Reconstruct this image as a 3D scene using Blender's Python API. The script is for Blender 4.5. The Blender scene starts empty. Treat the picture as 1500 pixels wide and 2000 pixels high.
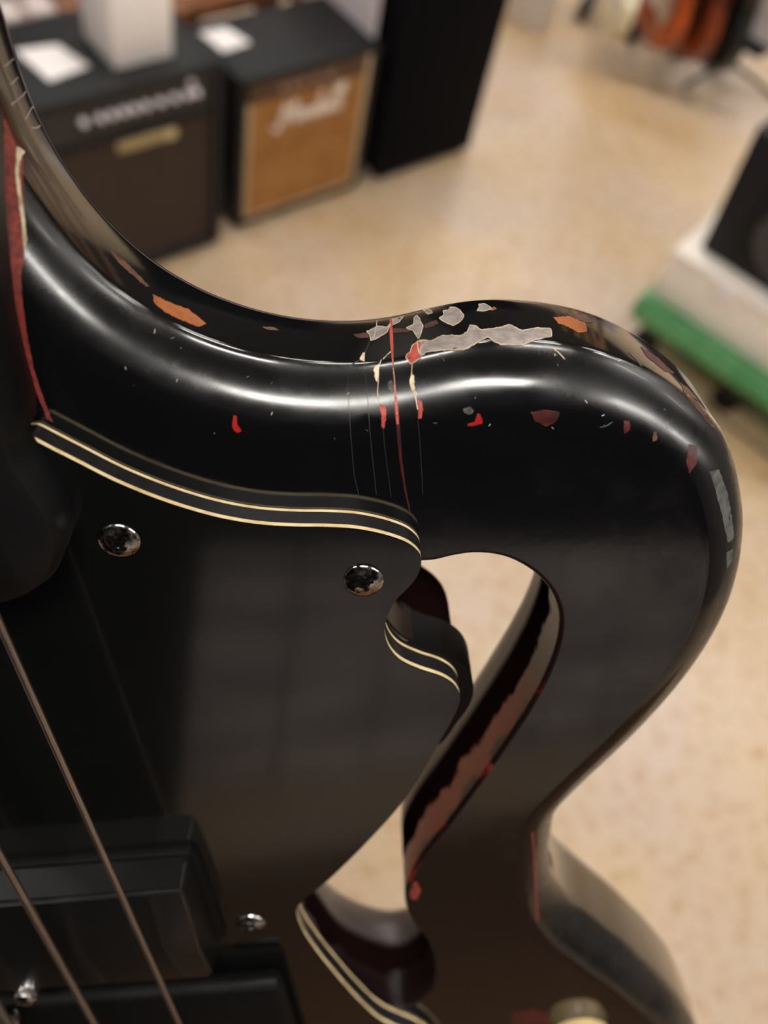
import bpy, bmesh, math, random
import numpy as np
from mathutils import Vector, Matrix
from mathutils.bvhtree import BVHTree
from mathutils.geometry import tessellate_polygon, delaunay_2d_cdt

random.seed(7)
S = bpy.context.scene
C = S.collection

# ------------------------------------------------------------------ camera
FPX = 1800.0                      # focal length in pixels of the 1500 x 2000 frame
CAMH = 1.45
def nz(v):
    v = np.array(v, float); return v / np.linalg.norm(v)
def ray(x, y): return np.array([x - 750.0, 1000.0 - y, -FPX])
UP = -nz(ray(400, 2180))          # world up seen from the camera
FW = nz(np.array([0, 0, -1.0]) - (np.array([0, 0, -1.0]) @ UP) * UP)
RT = np.cross(FW, UP)
RC = np.array([RT, FW, UP])       # camera axes -> world axes
CAM = np.array([0, 0, CAMH])
cd = bpy.data.cameras.new('camera'); cam = bpy.data.objects.new('camera', cd); C.objects.link(cam)
M = Matrix([list(RC[i]) + [CAM[i]] for i in range(3)] + [[0, 0, 0, 1]])
cam.matrix_world = M
cd.sensor_fit = 'VERTICAL'; cd.sensor_height = 36.0; cd.sensor_width = 27.0
cd.lens = FPX / 2000.0 * 36.0
cd.clip_start = 0.005; cd.clip_end = 50
cd.dof.use_dof = True; cd.dof.focus_distance = 0.163
cd.dof.aperture_fstop = cd.lens / 3.1
S.camera = cam

# ------------------------------------------------------------------ world, exposure
w = bpy.data.worlds.new('world'); S.world = w; w.use_nodes = True
w.node_tree.nodes['Background'].inputs[0].default_value = (1.0, 0.95, 0.9, 1)
w.node_tree.nodes['Background'].inputs[1].default_value = 0.05
S.view_settings.view_transform = 'Standard'
S.view_settings.look = 'None'
S.view_settings.exposure = 0.0
S.view_settings.gamma = 1.0
S.view_settings.use_curve_mapping = False
LAMP = 36.0                       # brightness of the ceiling panels (used in their builder)

# ------------------------------------------------------------------ helpers
def srgb(r, g, b):
    f = lambda c: (c / 255 / 12.92) if c / 255 <= .04045 else ((c / 255 + .055) / 1.055) ** 2.4
    return (f(r), f(g), f(b), 1)
MATS = {}
def mat(name, col, rough=.5, metal=0, spec=.5, coat=0, coatr=.03, noise=None, bump=None, emit=None, rvar=None):
    m = bpy.data.materials.new(name); m.use_nodes = True
    nt = m.node_tree; p = nt.nodes['Principled BSDF']
    p.inputs['Base Color'].default_value = col
    p.inputs['Roughness'].default_value = rough
    p.inputs['Metallic'].default_value = metal
    p.inputs['Specular IOR Level'].default_value = spec
    p.inputs['Coat Weight'].default_value = coat
    p.inputs['Coat Roughness'].default_value = coatr
    tc = nt.nodes.new('ShaderNodeTexCoord')
    if noise:                     # (scale, second colour, low, high, detail)
        n = nt.nodes.new('ShaderNodeTexNoise'); n.inputs['Scale'].default_value = noise[0]
        n.inputs['Detail'].default_value = noise[4] if len(noise) > 4 else 4
        r = nt.nodes.new('ShaderNodeValToRGB')
        r.color_ramp.elements[0].position = noise[2]; r.color_ramp.elements[1].position = noise[3]
        r.color_ramp.elements[0].color = col; r.color_ramp.elements[1].color = noise[1]
        nt.links.new(tc.outputs['Object'], n.inputs['Vector'])
        nt.links.new(n.outputs['Fac'], r.inputs['Fac']); nt.links.new(r.outputs['Color'], p.inputs['Base Color'])
    if rvar:                      # (scale, rough low, rough high)
        n = nt.nodes.new('ShaderNodeTexNoise'); n.inputs['Scale'].default_value = rvar[0]; n.inputs['Detail'].default_value = 6
        mr = nt.nodes.new('ShaderNodeMapRange')
        mr.inputs['From Min'].default_value = .35; mr.inputs['From Max'].default_value = .65
        mr.inputs['To Min'].default_value = rvar[1]; mr.inputs['To Max'].default_value = rvar[2]
        nt.links.new(tc.outputs['Object'], n.inputs['Vector']); nt.links.new(n.outputs['Fac'], mr.inputs['Value'])
        nt.links.new(mr.outputs['Result'], p.inputs['Roughness'])
    if bump:                      # (scale, strength, distance)
        n = nt.nodes.new('ShaderNodeTexNoise'); n.inputs['Scale'].default_value = bump[0]; n.inputs['Detail'].default_value = 5
        b = nt.nodes.new('ShaderNodeBump'); b.inputs['Strength'].default_value = bump[1]; b.inputs['Distance'].default_value = bump[2]
        nt.links.new(tc.outputs['Object'], n.inputs['Vector'])
        nt.links.new(n.outputs['Fac'], b.inputs['Height']); nt.links.new(b.outputs['Normal'], p.inputs['Normal'])
    if emit:
        p.inputs['Emission Color'].default_value = emit[0]; p.inputs['Emission Strength'].default_value = emit[1]
    MATS[name] = m
    return m

def tag(o, label=None, cat=None, group=None, kind=None):
    if label: o['label'] = label
    if cat: o['category'] = cat
    if group: o['group'] = group
    if kind: o['kind'] = kind
    return o
def empty(name, loc, rz=0.0, label=None, cat=None, group=None):
    o = bpy.data.objects.new(name, None); C.objects.link(o)
    o.location = loc; o.rotation_euler = (0, 0, rz); o.empty_display_size = .05
    return tag(o, label, cat, group)
def link(name, me, m, parent=None):
    o = bpy.data.objects.new(name, me); C.objects.link(o)
    for x in (m if isinstance(m, (list, tuple)) else [m]): me.materials.append(x)
    if parent: o.parent = parent
    return o
def obj(name, bm, m, parent=None, smooth=None):
    me = bpy.data.meshes.new(name)
    bmesh.ops.recalc_face_normals(bm, faces=bm.faces[:])
    bm.to_mesh(me); bm.free()
    if smooth is not None:
        for p in me.polygons: p.use_smooth = True
        me.set_sharp_from_angle(angle=math.radians(smooth))
    return link(name, me, m, parent)
def box(bm, x0, x1, y0, y1, z0, z1, bev=0.0, seg=2, mtx=None):
    r = bmesh.ops.create_cube(bm, size=1.0)
    vs = r['verts']
    for v in vs:
        v.co = Vector((x0 + (v.co.x + .5) * (x1 - x0), y0 + (v.co.y + .5) * (y1 - y0), z0 + (v.co.z + .5) * (z1 - z0)))
    if bev:
        es = list({e for v in vs for e in v.link_edges})
        r2 = bmesh.ops.bevel(bm, geom=es, offset=bev, segments=seg, affect='EDGES', profile=.5)
        vs = list({v for f in r2['faces'] for v in f.verts} | {v for v in vs if v.is_valid})
    if mtx is not None: bmesh.ops.transform(bm, matrix=mtx, verts=vs)
    return vs
def boxo(name, dims, m, parent=None, bev=0.0, seg=2, mtx=None):
    bm = bmesh.new(); box(bm, *dims, bev=bev, seg=seg, mtx=mtx)
    return obj(name, bm, m, parent, smooth=40 if bev else None)
def cyl(bm, p0, p1, r0, r1=None, n=16, caps=True):
    p0 = Vector(p0); p1 = Vector(p1); d = p1 - p0
    r1 = r0 if r1 is None else r1
    q = d.to_track_quat('Z', 'Y')
    rings = []
    for p, r in ((p0, r0), (p1, r1)):
        rings.append([bm.verts.new(p + q @ Vector((r * math.cos(2 * math.pi * i / n), r * math.sin(2 * math.pi * i / n), 0))) for i in range(n)])
    for i in range(n):
        bm.faces.new((rings[0][i], rings[0][(i + 1) % n], rings[1][(i + 1) % n], rings[1][i]))
    if caps: bm.faces.new(rings[0][::-1]); bm.faces.new(rings[1])
def lathe(bm, prof, n=24, mtx=None):
    """prof: (radius, height) pairs around +Z; closed at the ends where radius is 0"""
    rings = []
    for r, h in prof:
        if r < 1e-7: rings.append([bm.verts.new((0, 0, h))])
        else: rings.append([bm.verts.new((r * math.cos(2 * math.pi * i / n), r * math.sin(2 * math.pi * i / n), h)) for i in range(n)])
    for a, b in zip(rings[:-1], rings[1:]):
        for i in range(n):
            j = (i + 1) % n
            if len(a) == 1 and len(b) == 1: continue
            if len(a) == 1: bm.faces.new((a[0], b[i], b[j]))
            elif len(b) == 1: bm.faces.new((a[i], b[0], a[j]))
            else: bm.faces.new((a[i], b[i], b[j], a[j]))
    vs = [v for r in rings for v in r]
    if mtx is not None: bmesh.ops.transform(bm, matrix=mtx, verts=vs)
def tube(bm, pts, r, n=8):
    pts = [Vector(p) for p in pts]; rings = []
    for i, p in enumerate(pts):
        d = (pts[min(i + 1, len(pts) - 1)] - pts[max(i - 1, 0)]).normalized()
        q = d.to_track_quat('Z', 'Y')
        rings.append([bm.verts.new(p + q @ Vector((r * math.cos(2 * math.pi * k / n), r * math.sin(2 * math.pi * k / n), 0))) for k in range(n)])
    for a, b in zip(rings[:-1], rings[1:]):
        # align to avoid twist
        off = min(range(n), key=lambda o: sum((a[k].co - b[(k + o) % n].co).length for k in range(n)))
        b[:] = [b[(k + off) % n] for k in range(n)]
        for k in range(n): bm.faces.new((a[k], a[(k + 1) % n], b[(k + 1) % n], b[k]))
    bm.faces.new(rings[0][::-1]); bm.faces.new(rings[-1])
def spline(pts, per=6, closed=False):
    pts = [np.array(p, float) for p in pts]; n = len(pts); out = []
    rng = range(n) if closed else range(n - 1)
    for i in rng:
        if closed: p0, p1, p2, p3 = pts[i - 1], pts[i], pts[(i + 1) % n], pts[(i + 2) % n]
        else: p0, p1, p2, p3 = pts[max(i - 1, 0)], pts[i], pts[i + 1], pts[min(i + 2, n - 1)]
        # centripetal Catmull-Rom
        t0 = 0; t1 = t0 + max(np.linalg.norm(p1 - p0), 1e-9) ** .5; t2 = t1 + np.linalg.norm(p2 - p1) ** .5; t3 = t2 + max(np.linalg.norm(p3 - p2), 1e-9) ** .5
        for k in range(per):
            t = t1 + (t2 - t1) * k / per
            A1 = p1 if t1 - t0 < 1e-4 else (t1 - t) / (t1 - t0) * p0 + (t - t0) / (t1 - t0) * p1
            A2 = (t2 - t) / (t2 - t1) * p1 + (t - t1) / (t2 - t1) * p2
            A3 = p2 if t3 - t2 < 1e-4 else (t3 - t) / (t3 - t2) * p2 + (t - t2) / (t3 - t2) * p3
            B1 = (t2 - t) / (t2 - t0) * A1 + (t - t0) / (t2 - t0) * A2
            B2 = (t3 - t) / (t3 - t1) * A2 + (t - t1) / (t3 - t1) * A3
            out.append((t2 - t) / (t2 - t1) * B1 + (t - t1) / (t2 - t1) * B2)
    if not closed: out.append(pts[-1])
    return out
def resample(pts, step):
    pts = [np.array(p, float) for p in pts]
    d = [0]
    for a, b in zip(pts[:-1], pts[1:]): d.append(d[-1] + np.linalg.norm(b - a))
    n = max(2, int(round(d[-1] / step)) + 1)
    A = np.array(pts)
    return [np.array([np.interp(t, d, A[:, k]) for k in range(A.shape[1])]) for t in np.linspace(0, d[-1], n)]
def floor_at(x, y, z=0.0):        # a pixel's direction met with the level z
    r = RC @ ray(x, y); t = (z - CAMH) / r[2]; return CAM + r * t

# ------------------------------------------------------------------ materials of the room
def floor_material():
    m = bpy.data.materials.new('worn_beige_floor'); m.use_nodes = True; nt = m.node_tree
    p = nt.nodes['Principled BSDF']; tc = nt.nodes.new('ShaderNodeTexCoord')
    def noise(s, d=5, r=.55):
        n = nt.nodes.new('ShaderNodeTexNoise'); n.inputs['Scale'].default_value = s
        n.inputs['Detail'].default_value = d; n.inputs['Roughness'].default_value = r
        nt.links.new(tc.outputs['Object'], n.inputs['Vector']); return n
    def ramp(n, *stops):
        r = nt.nodes.new('ShaderNodeValToRGB'); e = r.color_ramp.elements
        e[0].position, e[0].color = stops[0]; e[1].position, e[1].color = stops[-1]
        for s in stops[1:-1]:
            x = e.new(s[0]); x.color = s[1]
        nt.links.new(n.outputs['Fac'], r.inputs['Fac']); return r
    big = ramp(noise(2.2, 3), (.35, srgb(202, 183, 166)), (.5, srgb(204, 182, 154)), (.65, srgb(198, 170, 132)))
    spots = ramp(noise(38, 6, .6), (.36, srgb(205, 168, 112)), (.52, srgb(255, 255, 255)), (.7, srgb(240, 226, 214)))
    grain = ramp(noise(240, 3, .6), (.3, (.8, .78, .75, 1)), (.6, (1, 1, 1, 1)))
    mx = nt.nodes.new('ShaderNodeMix'); mx.data_type = 'RGBA'; mx.blend_type = 'MULTIPLY'; mx.inputs[0].default_value = .6
    nt.links.new(big.outputs[0], mx.inputs[6]); nt.links.new(spots.outputs[0], mx.inputs[7])
    mx2 = nt.nodes.new('ShaderNodeMix'); mx2.data_type = 'RGBA'; mx2.blend_type = 'MULTIPLY'; mx2.inputs[0].default_value = .5
    nt.links.new(mx.outputs[2], mx2.inputs[6]); nt.links.new(grain.outputs[0], mx2.inputs[7])
    nt.links.new(mx2.outputs[2], p.inputs['Base Color'])
    p.inputs['Roughness'].default_value = .34; p.inputs['Specular IOR Level'].default_value = .5
    return m
FLOOR = floor_material()
WALL = mat('painted_wall', srgb(120, 116, 114), .8)
DARKWALL = mat('dark_wall', srgb(12, 12, 12), .9, spec=.05)
FARWALL = mat('dark_far_wall', srgb(48, 45, 44), .8)
PANEL = mat('reflection_board', srgb(246, 236, 232), .6, noise=(3.0, srgb(165, 158, 160), .38, .62, 2))
_nt = PANEL.node_tree; _mp = _nt.nodes.new('ShaderNodeMapping')       # slanting streaks put in for the pattern mirrored in the lacquer
_mp.inputs['Rotation'].default_value = (0, math.radians(45), 0); _mp.inputs['Scale'].default_value = (.7, 1, 5.0)
_tx = next(n for n in _nt.nodes if n.type == 'TEX_NOISE'); _tc = next(n for n in _nt.nodes if n.type == 'TEX_COORD')
_gm = _nt.nodes.new('ShaderNodeNewGeometry')
_nt.links.new(_gm.outputs['Position'], _mp.inputs['Vector']); _nt.links.new(_mp.outputs['Vector'], _tx.inputs['Vector'])
CEIL = mat('ceiling_paint', srgb(105, 102, 100), .9)
LIT = mat('lamp_diffuser', srgb(255, 250, 240), .5, emit=((1, .955, .90, 1), LAMP))
LAMPBODY = mat('lamp_housing', srgb(220, 220, 215), .5)

# ------------------------------------------------------------------ room shell
X0, X1, Y0, Y1, ZC = -2.6, 3.4, -2.7, 8.0, 2.75
def struct(name, dims, m): return tag(boxo(name, dims, m), kind='structure')
struct('floor', (X0, X1, Y0, Y1, -.1, 0), FLOOR)
struct('ceiling', (X0, X1, Y0, Y1, ZC, ZC + .1), CEIL)
struct('wall_left', (X0 - .1, X0, Y0 - .1, Y1 + .1, -.1, ZC), WALL)
struct('wall_right', (X1, X1 + .1, Y0 - .1, Y1 + .1, -.1, ZC), WALL)
struct('wall_far', (X0, X1, Y1, Y1 + .1, -.1, ZC), FARWALL)
wn = struct('wall_near', (-3.4, 3.4, -.1, 0, -.1, ZC), DARKWALL)
wn.location = (.3, -1.95, 0); wn.rotation_euler = (0, 0, math.radians(-9))  # unseen wall, turned and darkened to shape the lacquer's reflections
PX = 0.28                         # pale boards added along the unseen near wall, mirrored grey in the lacquer
bm = bmesh.new(); box(bm, 0, PX - .014, 0, .02, .0, .66, bev=.004, seg=1)
pme = bpy.data.meshes.new('board'); bm.to_mesh(pme); bm.free(); pme.materials.append(PANEL)
for i in range(20):
    o = bpy.data.objects.new('board', pme); C.objects.link(o); o.parent = wn
    o.location = (-2.6 + i * PX, 0, 0)

# ------------------------------------------------------------------ ceiling lamps
def ceiling_lamp(x, y, rz, label, L=.70, W=.16):
    t = empty('ceiling_lamp', (x, y, ZC), rz, label, 'lamp', 'ceiling panels of the shop')
    bm = bmesh.new()
    for s in (-1, 1): box(bm, -L / 2 - .02, L / 2 + .02, s * (W / 2 + .01) - .01, s * (W / 2 + .01) + .01, -.07, 0)
    for s in (-1, 1): box(bm, s * (L / 2 + .01) - .01, s * (L / 2 + .01) + .01, -W / 2, W / 2, -.07, 0)
    box(bm, -L / 2, L / 2, -W / 2, W / 2, -.02, 0)
    obj('housing', bm, LAMPBODY, t)
    boxo('diffuser', (-L / 2, L / 2, -W / 2, W / 2, -.06, -.021), LIT, t)
LAMPS = [(x, y) for y in (-.38, 2.3, 4.4, 6.4) for x in (-1.5, -.05, 1.4, 2.6)]
ROWS = {-.38: 'nearest row', 2.3: 'second row', 4.4: 'third row', 6.4: 'farthest row'}
ORD = {-1.5: 'first', -.05: 'second', 1.4: 'third', 2.6: 'fourth'}
for x, y in LAMPS:
    ceiling_lamp(x, y, 0, 'white ceiling light panel, %s from the left in the %s' % (ORD[x], ROWS[y]), W=.29 if y < 0 else .24)

# ------------------------------------------------------------------ the bass guitar: its own frame
# origin on the body's face under the right-hand pickguard screw, X towards the treble side, Y towards the head, Z out of the face
NV = -nz(ray(690, -300))
PN = np.cross(ray(0, 1220), ray(350, 2000)); DV = nz(np.cross(NV, PN))
if DV[1] > 0: DV = -DV
YV = -DV; XV = np.cross(YV, NV)
P0 = ray(710, 1135) / FPX * .17
BASIS = np.array([XV, YV, NV])             # camera -> guitar axes
CL = BASIS @ (-P0)                          # camera position in guitar axes
def lray(x, y): return nz(BASIS @ ray(x, y))
def lhit(x, y, h=0.0):
    r = lray(x, y); t = (h - CL[2]) / r[2]; return (CL + r * t)[:2]
ORG = np.array([-.0865, -.36, -.018])       # the thing's base: lowest point of the body
bass = empty('electric_bass', (0, 0, 0), 0, 'glossy black scroll-cut electric bass with chipped lacquer and an f-shaped opening', 'guitar')
WB = RC @ BASIS.T                           # guitar axes -> world
org_w = CAM + RC @ P0 + WB @ ORG
bass.matrix_world = Matrix([list(WB[i]) + [org_w[i]] for i in range(3)] + [[0, 0, 0, 1]])
def gpart(o):                               # a mesh written in guitar axes becomes a part of the bass
    o.parent = bass; o.location = Vector(-ORG); return o
CX = -.0865                                 # centre line of the instrument
R1, R2, T = .0105, .0120, .0360

# ---- materials of the bass
def lacquer():
    m = bpy.data.materials.new('black_lacquer'); m.use_nodes = True; nt = m.node_tree
    p = nt.nodes['Principled BSDF']; tc = nt.nodes.new('ShaderNodeTexCoord')
    p.inputs['Base Color'].default_value = (.0035, .0035, .004, 1)
    p.inputs['Specular IOR Level'].default_value = .65
    p.inputs['Coat Weight'].default_value = .45; p.inputs['Coat Roughness'].default_value = .045
    n = nt.nodes.new('ShaderNodeTexNoise'); n.inputs['Scale'].default_value = 42; n.inputs['Detail'].default_value = 8; n.inputs['Roughness'].default_value = .65
    nt.links.new(tc.outputs['Object'], n.inputs['Vector'])
    mr = nt.nodes.new('ShaderNodeMapRange'); mr.inputs['From Min'].default_value = .35; mr.inputs['From Max'].default_value = .7
    mr.inputs['To Min'].default_value = .17; mr.inputs['To Max'].default_value = .40
    nt.links.new(n.outputs['Fac'], mr.inputs['Value'])
    # the shoulder of the edge is rubbed dull by the player's arm: 1 to 9 mm below the face
    sx = nt.nodes.new('ShaderNodeSeparateXYZ'); nt.links.new(tc.outputs['Object'], sx.inputs[0])
    wz = nt.nodes.new('ShaderNodeMath'); wz.operation = 'MULTIPLY_ADD'; wz.inputs[1].default_value = .006
    nt.links.new(n.outputs['Fac'], wz.inputs[0]); nt.links.new(sx.outputs['Z'], wz.inputs[2])
    def band(lo, hi):
        r = nt.nodes.new('ShaderNodeMapRange'); r.interpolation_type = 'SMOOTHSTEP'
        r.inputs['From Min'].default_value = lo; r.inputs['From Max'].default_value = hi
        nt.links.new(wz.outputs[0], r.inputs['Value']); return r.outputs['Result']
    wb_ = nt.nodes.new('ShaderNodeMath'); wb_.operation = 'MULTIPLY'
    nt.links.new(band(-.0065, -.0040), wb_.inputs[0]); nt.links.new(band(.0030, .0018), wb_.inputs[1])
    mxr = nt.nodes.new('ShaderNodeMix'); mxr.data_type = 'FLOAT'
    nt.links.new(wb_.outputs[0], mxr.inputs[0]); mxr.inputs[2].default_value = .09
    nt.links.new(mr.outputs['Result'], mxr.inputs[3]); nt.links.new(mxr.outputs[0], p.inputs['Roughness'])
    cw = nt.nodes.new('ShaderNodeMapRange'); cw.inputs['To Min'].default_value = .30; cw.inputs['To Max'].default_value = .06
    nt.links.new(wb_.outputs[0], cw.inputs['Value']); nt.links.new(cw.outputs['Result'], p.inputs['Coat Weight'])
    # fine waviness of the hand-sprayed film
    n2 = nt.nodes.new('ShaderNodeTexNoise'); n2.inputs['Scale'].default_value = 320; n2.inputs['Detail'].default_value = 3
    nt.links.new(tc.outputs['Object'], n2.inputs['Vector'])
    b = nt.nodes.new('ShaderNodeBump'); b.inputs['Strength'].default_value = .02; b.inputs['Distance'].default_value = .0004
    nt.links.new(n2.outputs['Fac'], b.inputs['Height']); nt.links.new(b.outputs['Normal'], p.inputs['Normal'])
    return m
LACQ = lacquer()
PGBLACK = mat('black_pickguard_face', (.004, .004, .004, 1), .11, spec=.7, coat=.25, coatr=.04)
PGCORE = mat('black_ply', srgb(34, 33, 34), .32, noise=(400, srgb(26, 25, 26), .4, .6))
CREAM = mat('cream_ply', srgb(226, 204, 160), .5, noise=(300, srgb(196, 160, 105), .45, .75))
BACKING = mat('black_backing', srgb(9, 8, 8), .45, spec=.15)
def hole_wall_material():
    m = bpy.data.materials.new('red_black_hole_wall'); m.use_nodes = True; nt = m.node_tree
    p = nt.nodes['Principled BSDF']; tc = nt.nodes.new('ShaderNodeTexCoord')
    sx = nt.nodes.new('ShaderNodeSeparateXYZ'); nt.links.new(tc.outputs['Object'], sx.inputs[0])
    n = nt.nodes.new('ShaderNodeTexNoise'); n.inputs['Scale'].default_value = 130; n.inputs['Detail'].default_value = 6
    nt.links.new(tc.outputs['Object'], n.inputs['Vector'])
    def math_(op, a, b):
        x = nt.nodes.new('ShaderNodeMath'); x.operation = op
        for k, v in enumerate((a, b)):
            if isinstance(v, (int, float)): x.inputs[k].default_value = v
            else: nt.links.new(v, x.inputs[k])
        return x.outputs[0]
    wob = math_('MULTIPLY', math_('SUBTRACT', n.outputs['Fac'], .5), .012)
    def rng(v, lo, hi):
        mr = nt.nodes.new('ShaderNodeMapRange'); mr.inputs['From Min'].default_value = lo; mr.inputs['From Max'].default_value = hi
        nt.links.new(v, mr.inputs['Value']); return mr.outputs['Result']
    z = math_('ADD', sx.outputs['Z'], wob); y = math_('ADD', sx.outputs['Y'], math_('MULTIPLY', wob, 1.5))
    upper = rng(z, -.0105, -.0090)          # painted upper band, bare below
    red = math_('MULTIPLY', math_('MULTIPLY', upper, rng(z, -.0012, -.0022)), math_('MULTIPLY', rng(y, -.030, -.052), rng(y, -.112, -.104)))
    mx = nt.nodes.new('ShaderNodeMix'); mx.data_type = 'RGBA'
    mx.inputs[6].default_value = srgb(20, 9, 9); mx.inputs[7].default_value = srgb(108, 34, 24)
    nt.links.new(red, mx.inputs[0])
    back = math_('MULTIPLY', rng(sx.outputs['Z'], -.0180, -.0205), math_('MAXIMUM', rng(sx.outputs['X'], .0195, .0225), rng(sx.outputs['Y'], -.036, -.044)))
    mb = nt.nodes.new('ShaderNodeMix'); mb.data_type = 'RGBA'; mb.inputs[7].default_value = srgb(70, 60, 58)   # floor light on the back edge, put in as grey
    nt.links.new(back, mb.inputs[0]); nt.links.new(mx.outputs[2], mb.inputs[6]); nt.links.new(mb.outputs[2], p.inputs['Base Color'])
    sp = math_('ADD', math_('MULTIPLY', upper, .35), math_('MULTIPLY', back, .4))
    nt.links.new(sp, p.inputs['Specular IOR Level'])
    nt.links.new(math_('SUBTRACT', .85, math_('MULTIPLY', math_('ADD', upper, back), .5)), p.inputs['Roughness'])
    return m
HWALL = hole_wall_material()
CHROME = mat('worn_chrome', (.62, .60, .59, 1), .08, metal=1, noise=(900, srgb(96, 66, 46), .56, .68), rvar=(600, .04, .3))
STRINGM = mat('wound_string', srgb(186, 172, 160), .34, metal=1)
DARKPLASTIC = mat('black_plastic', srgb(10, 10, 11), .42, spec=.3)
PICKM = mat('pickup_plastic', srgb(14, 14, 14), .3, spec=.5, coat=.3)
BRIDGEM = mat('matte_black_cover', srgb(6, 6, 6), .6, spec=.15)
GREYPLASTIC = mat('grey_black_plastic', srgb(30, 29, 29), .35)

# ---- body outline (treble half), found from the silhouette: where the rounded edge turns away from the viewer
SIL = [(0, 5), (25, 90), (50, 170), (80, 240), (120, 312), (170, 385), (230, 452), (300, 512), (380, 560), (460, 593), (540, 615),
       (620, 626), (700, 627), (760, 620), (830, 603), (900, 588), (960, 583), (1030, 586), (1090, 594), (1160, 612), (1230, 645),
       (1290, 687), (1340, 738), (1385, 800), (1420, 865), (1443, 935), (1452, 1000), (1450, 1060), (1440, 1120), (1420, 1185),
       (1390, 1245), (1350, 1305), (1300, 1368), (1240, 1432), (1180, 1488), (1120, 1545), (1075, 1585)]
EDGE = [(1005, 1680), (1000, 1730), (1010, 1780), (1050, 1840), (1120, 1890), (1200, 1950)]
def normals2(P, closed=False):
    n = len(P); out = []
    for i in range(n):
        a = P[i - 1] if (closed or i > 0) else P[i]
        b = P[(i + 1) % n] if (closed or i < n - 1) else P[i]
        t = nz(b - a); out.append(np.array([-t[1], t[0]]))   # left of travel
    return out
seq = [('s', p) for p in SIL] + [('e', p) for p in EDGE]
E1 = [lhit(*p, h=(-T / 2 if k == 's' else 0)) for k, p in seq]
for it in range(12):
    nn = normals2(E1); new = []
    for (k, p), n in zip(seq, nn):
        if k == 'e': new.append(lhit(*p) + R1 * n); continue
        v = lray(*p); phi = math.atan((n @ v[:2]) / abs(v[2]))
        BW = math.radians(9)      # the upright side between the two roundings
        def at(f):
            if f >= 0: return R1 * (1 - math.cos(f)), -R1 * (1 - math.sin(f))
            return R2 * (1 - math.cos(f)), -T + R2 * (1 - math.sin(-f))
        if abs(phi) < BW:
            a, b = at(-BW), at(BW); q = (phi + BW) / (2 * BW)
            o, h = a[0] + (b[0] - a[0]) * q, a[1] + (b[1] - a[1]) * q
        else: o, h = at(phi)
        new.append(lhit(*p, h=h) + o * n)
    E1 = [.5 * a + .5 * b for a, b in zip(E1, new)]
    E1 = [E1[0]] + [.15 * E1[i - 1] + .7 * E1[i] + .15 * E1[i + 1] if it % 3 == 2 else E1[i] for i in range(1, len(E1) - 1)] + [E1[-1]]
half = [np.array(q) for q in ((CX, .150), (-.068, .148), (-.0545, .138), (-.0495, .120))] + E1 + \
       [np.array(q) for q in ((.082, -.190), (.092, -.230), (.087, -.280), (.060, -.325), (.0, -.352), (-.045, -.359), (CX, -.360))]
half = resample(spline(half, 8), .0016)
half[0][0] = CX; half[-1][0] = CX
mir = lambda P: [np.array([2 * CX - p[0], p[1]]) for p in P]
OUT = half + mir(half)[::-1][1:-1]          # travels clockwise: left of travel is outside
NO = normals2(OUT, True)
# smooth the normals a little so offsets stay clean
for _ in range(3):
    NO = [nz(NO[i - 1] + 2 * NO[i] + NO[(i + 1) % len(NO)]) for i in range(len(NO))]

# ---- the f-shaped opening
HR = [lhit(*p) for p in [(850, 1097), (888, 1088), (930, 1083), (985, 1090), (1040, 1118), (1075, 1155), (1092, 1200), (1088, 1255), (1065, 1320),
      (1030, 1385), (960, 1490), (880, 1600), (825, 1670), (797, 1720), (791, 1760), (805, 1800), (835, 1840), (850, 1890), (835, 1940)]]
HL = [np.array(q) for q in [(-.006, -.160), (-.020, -.148), (-.026, -.130), (-.030, -.112), (-.027, -.100), (-.018, -.089), (.003, -.060), (.0135, -.040), (.0162, -.032),
      (.0158, -.025), (.0115, -.0195), (.006, -.0150), (.0030, -.008), (.0055, -.001), (.0095, .0030)]]
HOLE = resample(spline(HR + HL, 8, True) + [(HR + HL)[0]], .0014)[:-1]     # clockwise as well
NH = normals2(HOLE, True)
for _ in range(3):
    NH = [nz(NH[i - 1] + 2 * NH[i] + NH[(i + 1) % len(NH)]) for i in range(len(NH))]
RH, RHB = .0010, .0130
def ring_out(phi):
    if phi >= 0: o, h = R1 * (1 - math.cos(phi)), -R1 * (1 - math.sin(phi))
    else: o, h = R2 * (1 - math.cos(phi)), -T + R2 * (1 - math.sin(-phi))
    return [np.array([p[0] - o * n[0], p[1] - o * n[1], h]) for p, n in zip(OUT, NO)], [np.array([math.cos(phi) * n[0], math.cos(phi) * n[1], math.sin(phi)]) for n in NO]
phis = [math.radians(a) for a in list(range(90, -1, -9)) + list(range(-6, -91, -9))]
if phis[-1] > -math.pi / 2 + 1e-3: phis.append(-math.pi / 2)
verts, faces, lnor = [], [], []
rings, rn = [], []
for ph in phis:
    a, b = ring_out(ph); base = len(verts); verts += a; rings.append(base); rn.append(b)
NOUT = len(OUT)
for k in range(len(phis) - 1):
    for i in range(NOUT):
        j = (i + 1) % NOUT
        faces.append((rings[k] + i, rings[k] + j, rings[k + 1] + j, rings[k + 1] + i)); lnor += [rn[k][i], rn[k][j], rn[k + 1][j], rn[k + 1][i]]
def holes_at(expand, h):
    r = [np.array([p[0] + expand * n[0], p[1] + expand * n[1], h]) for p, n in zip(HOLE, NH)]
    return r, [np.array([2 * CX - p[0], p[1], h]) for p in r]
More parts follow.
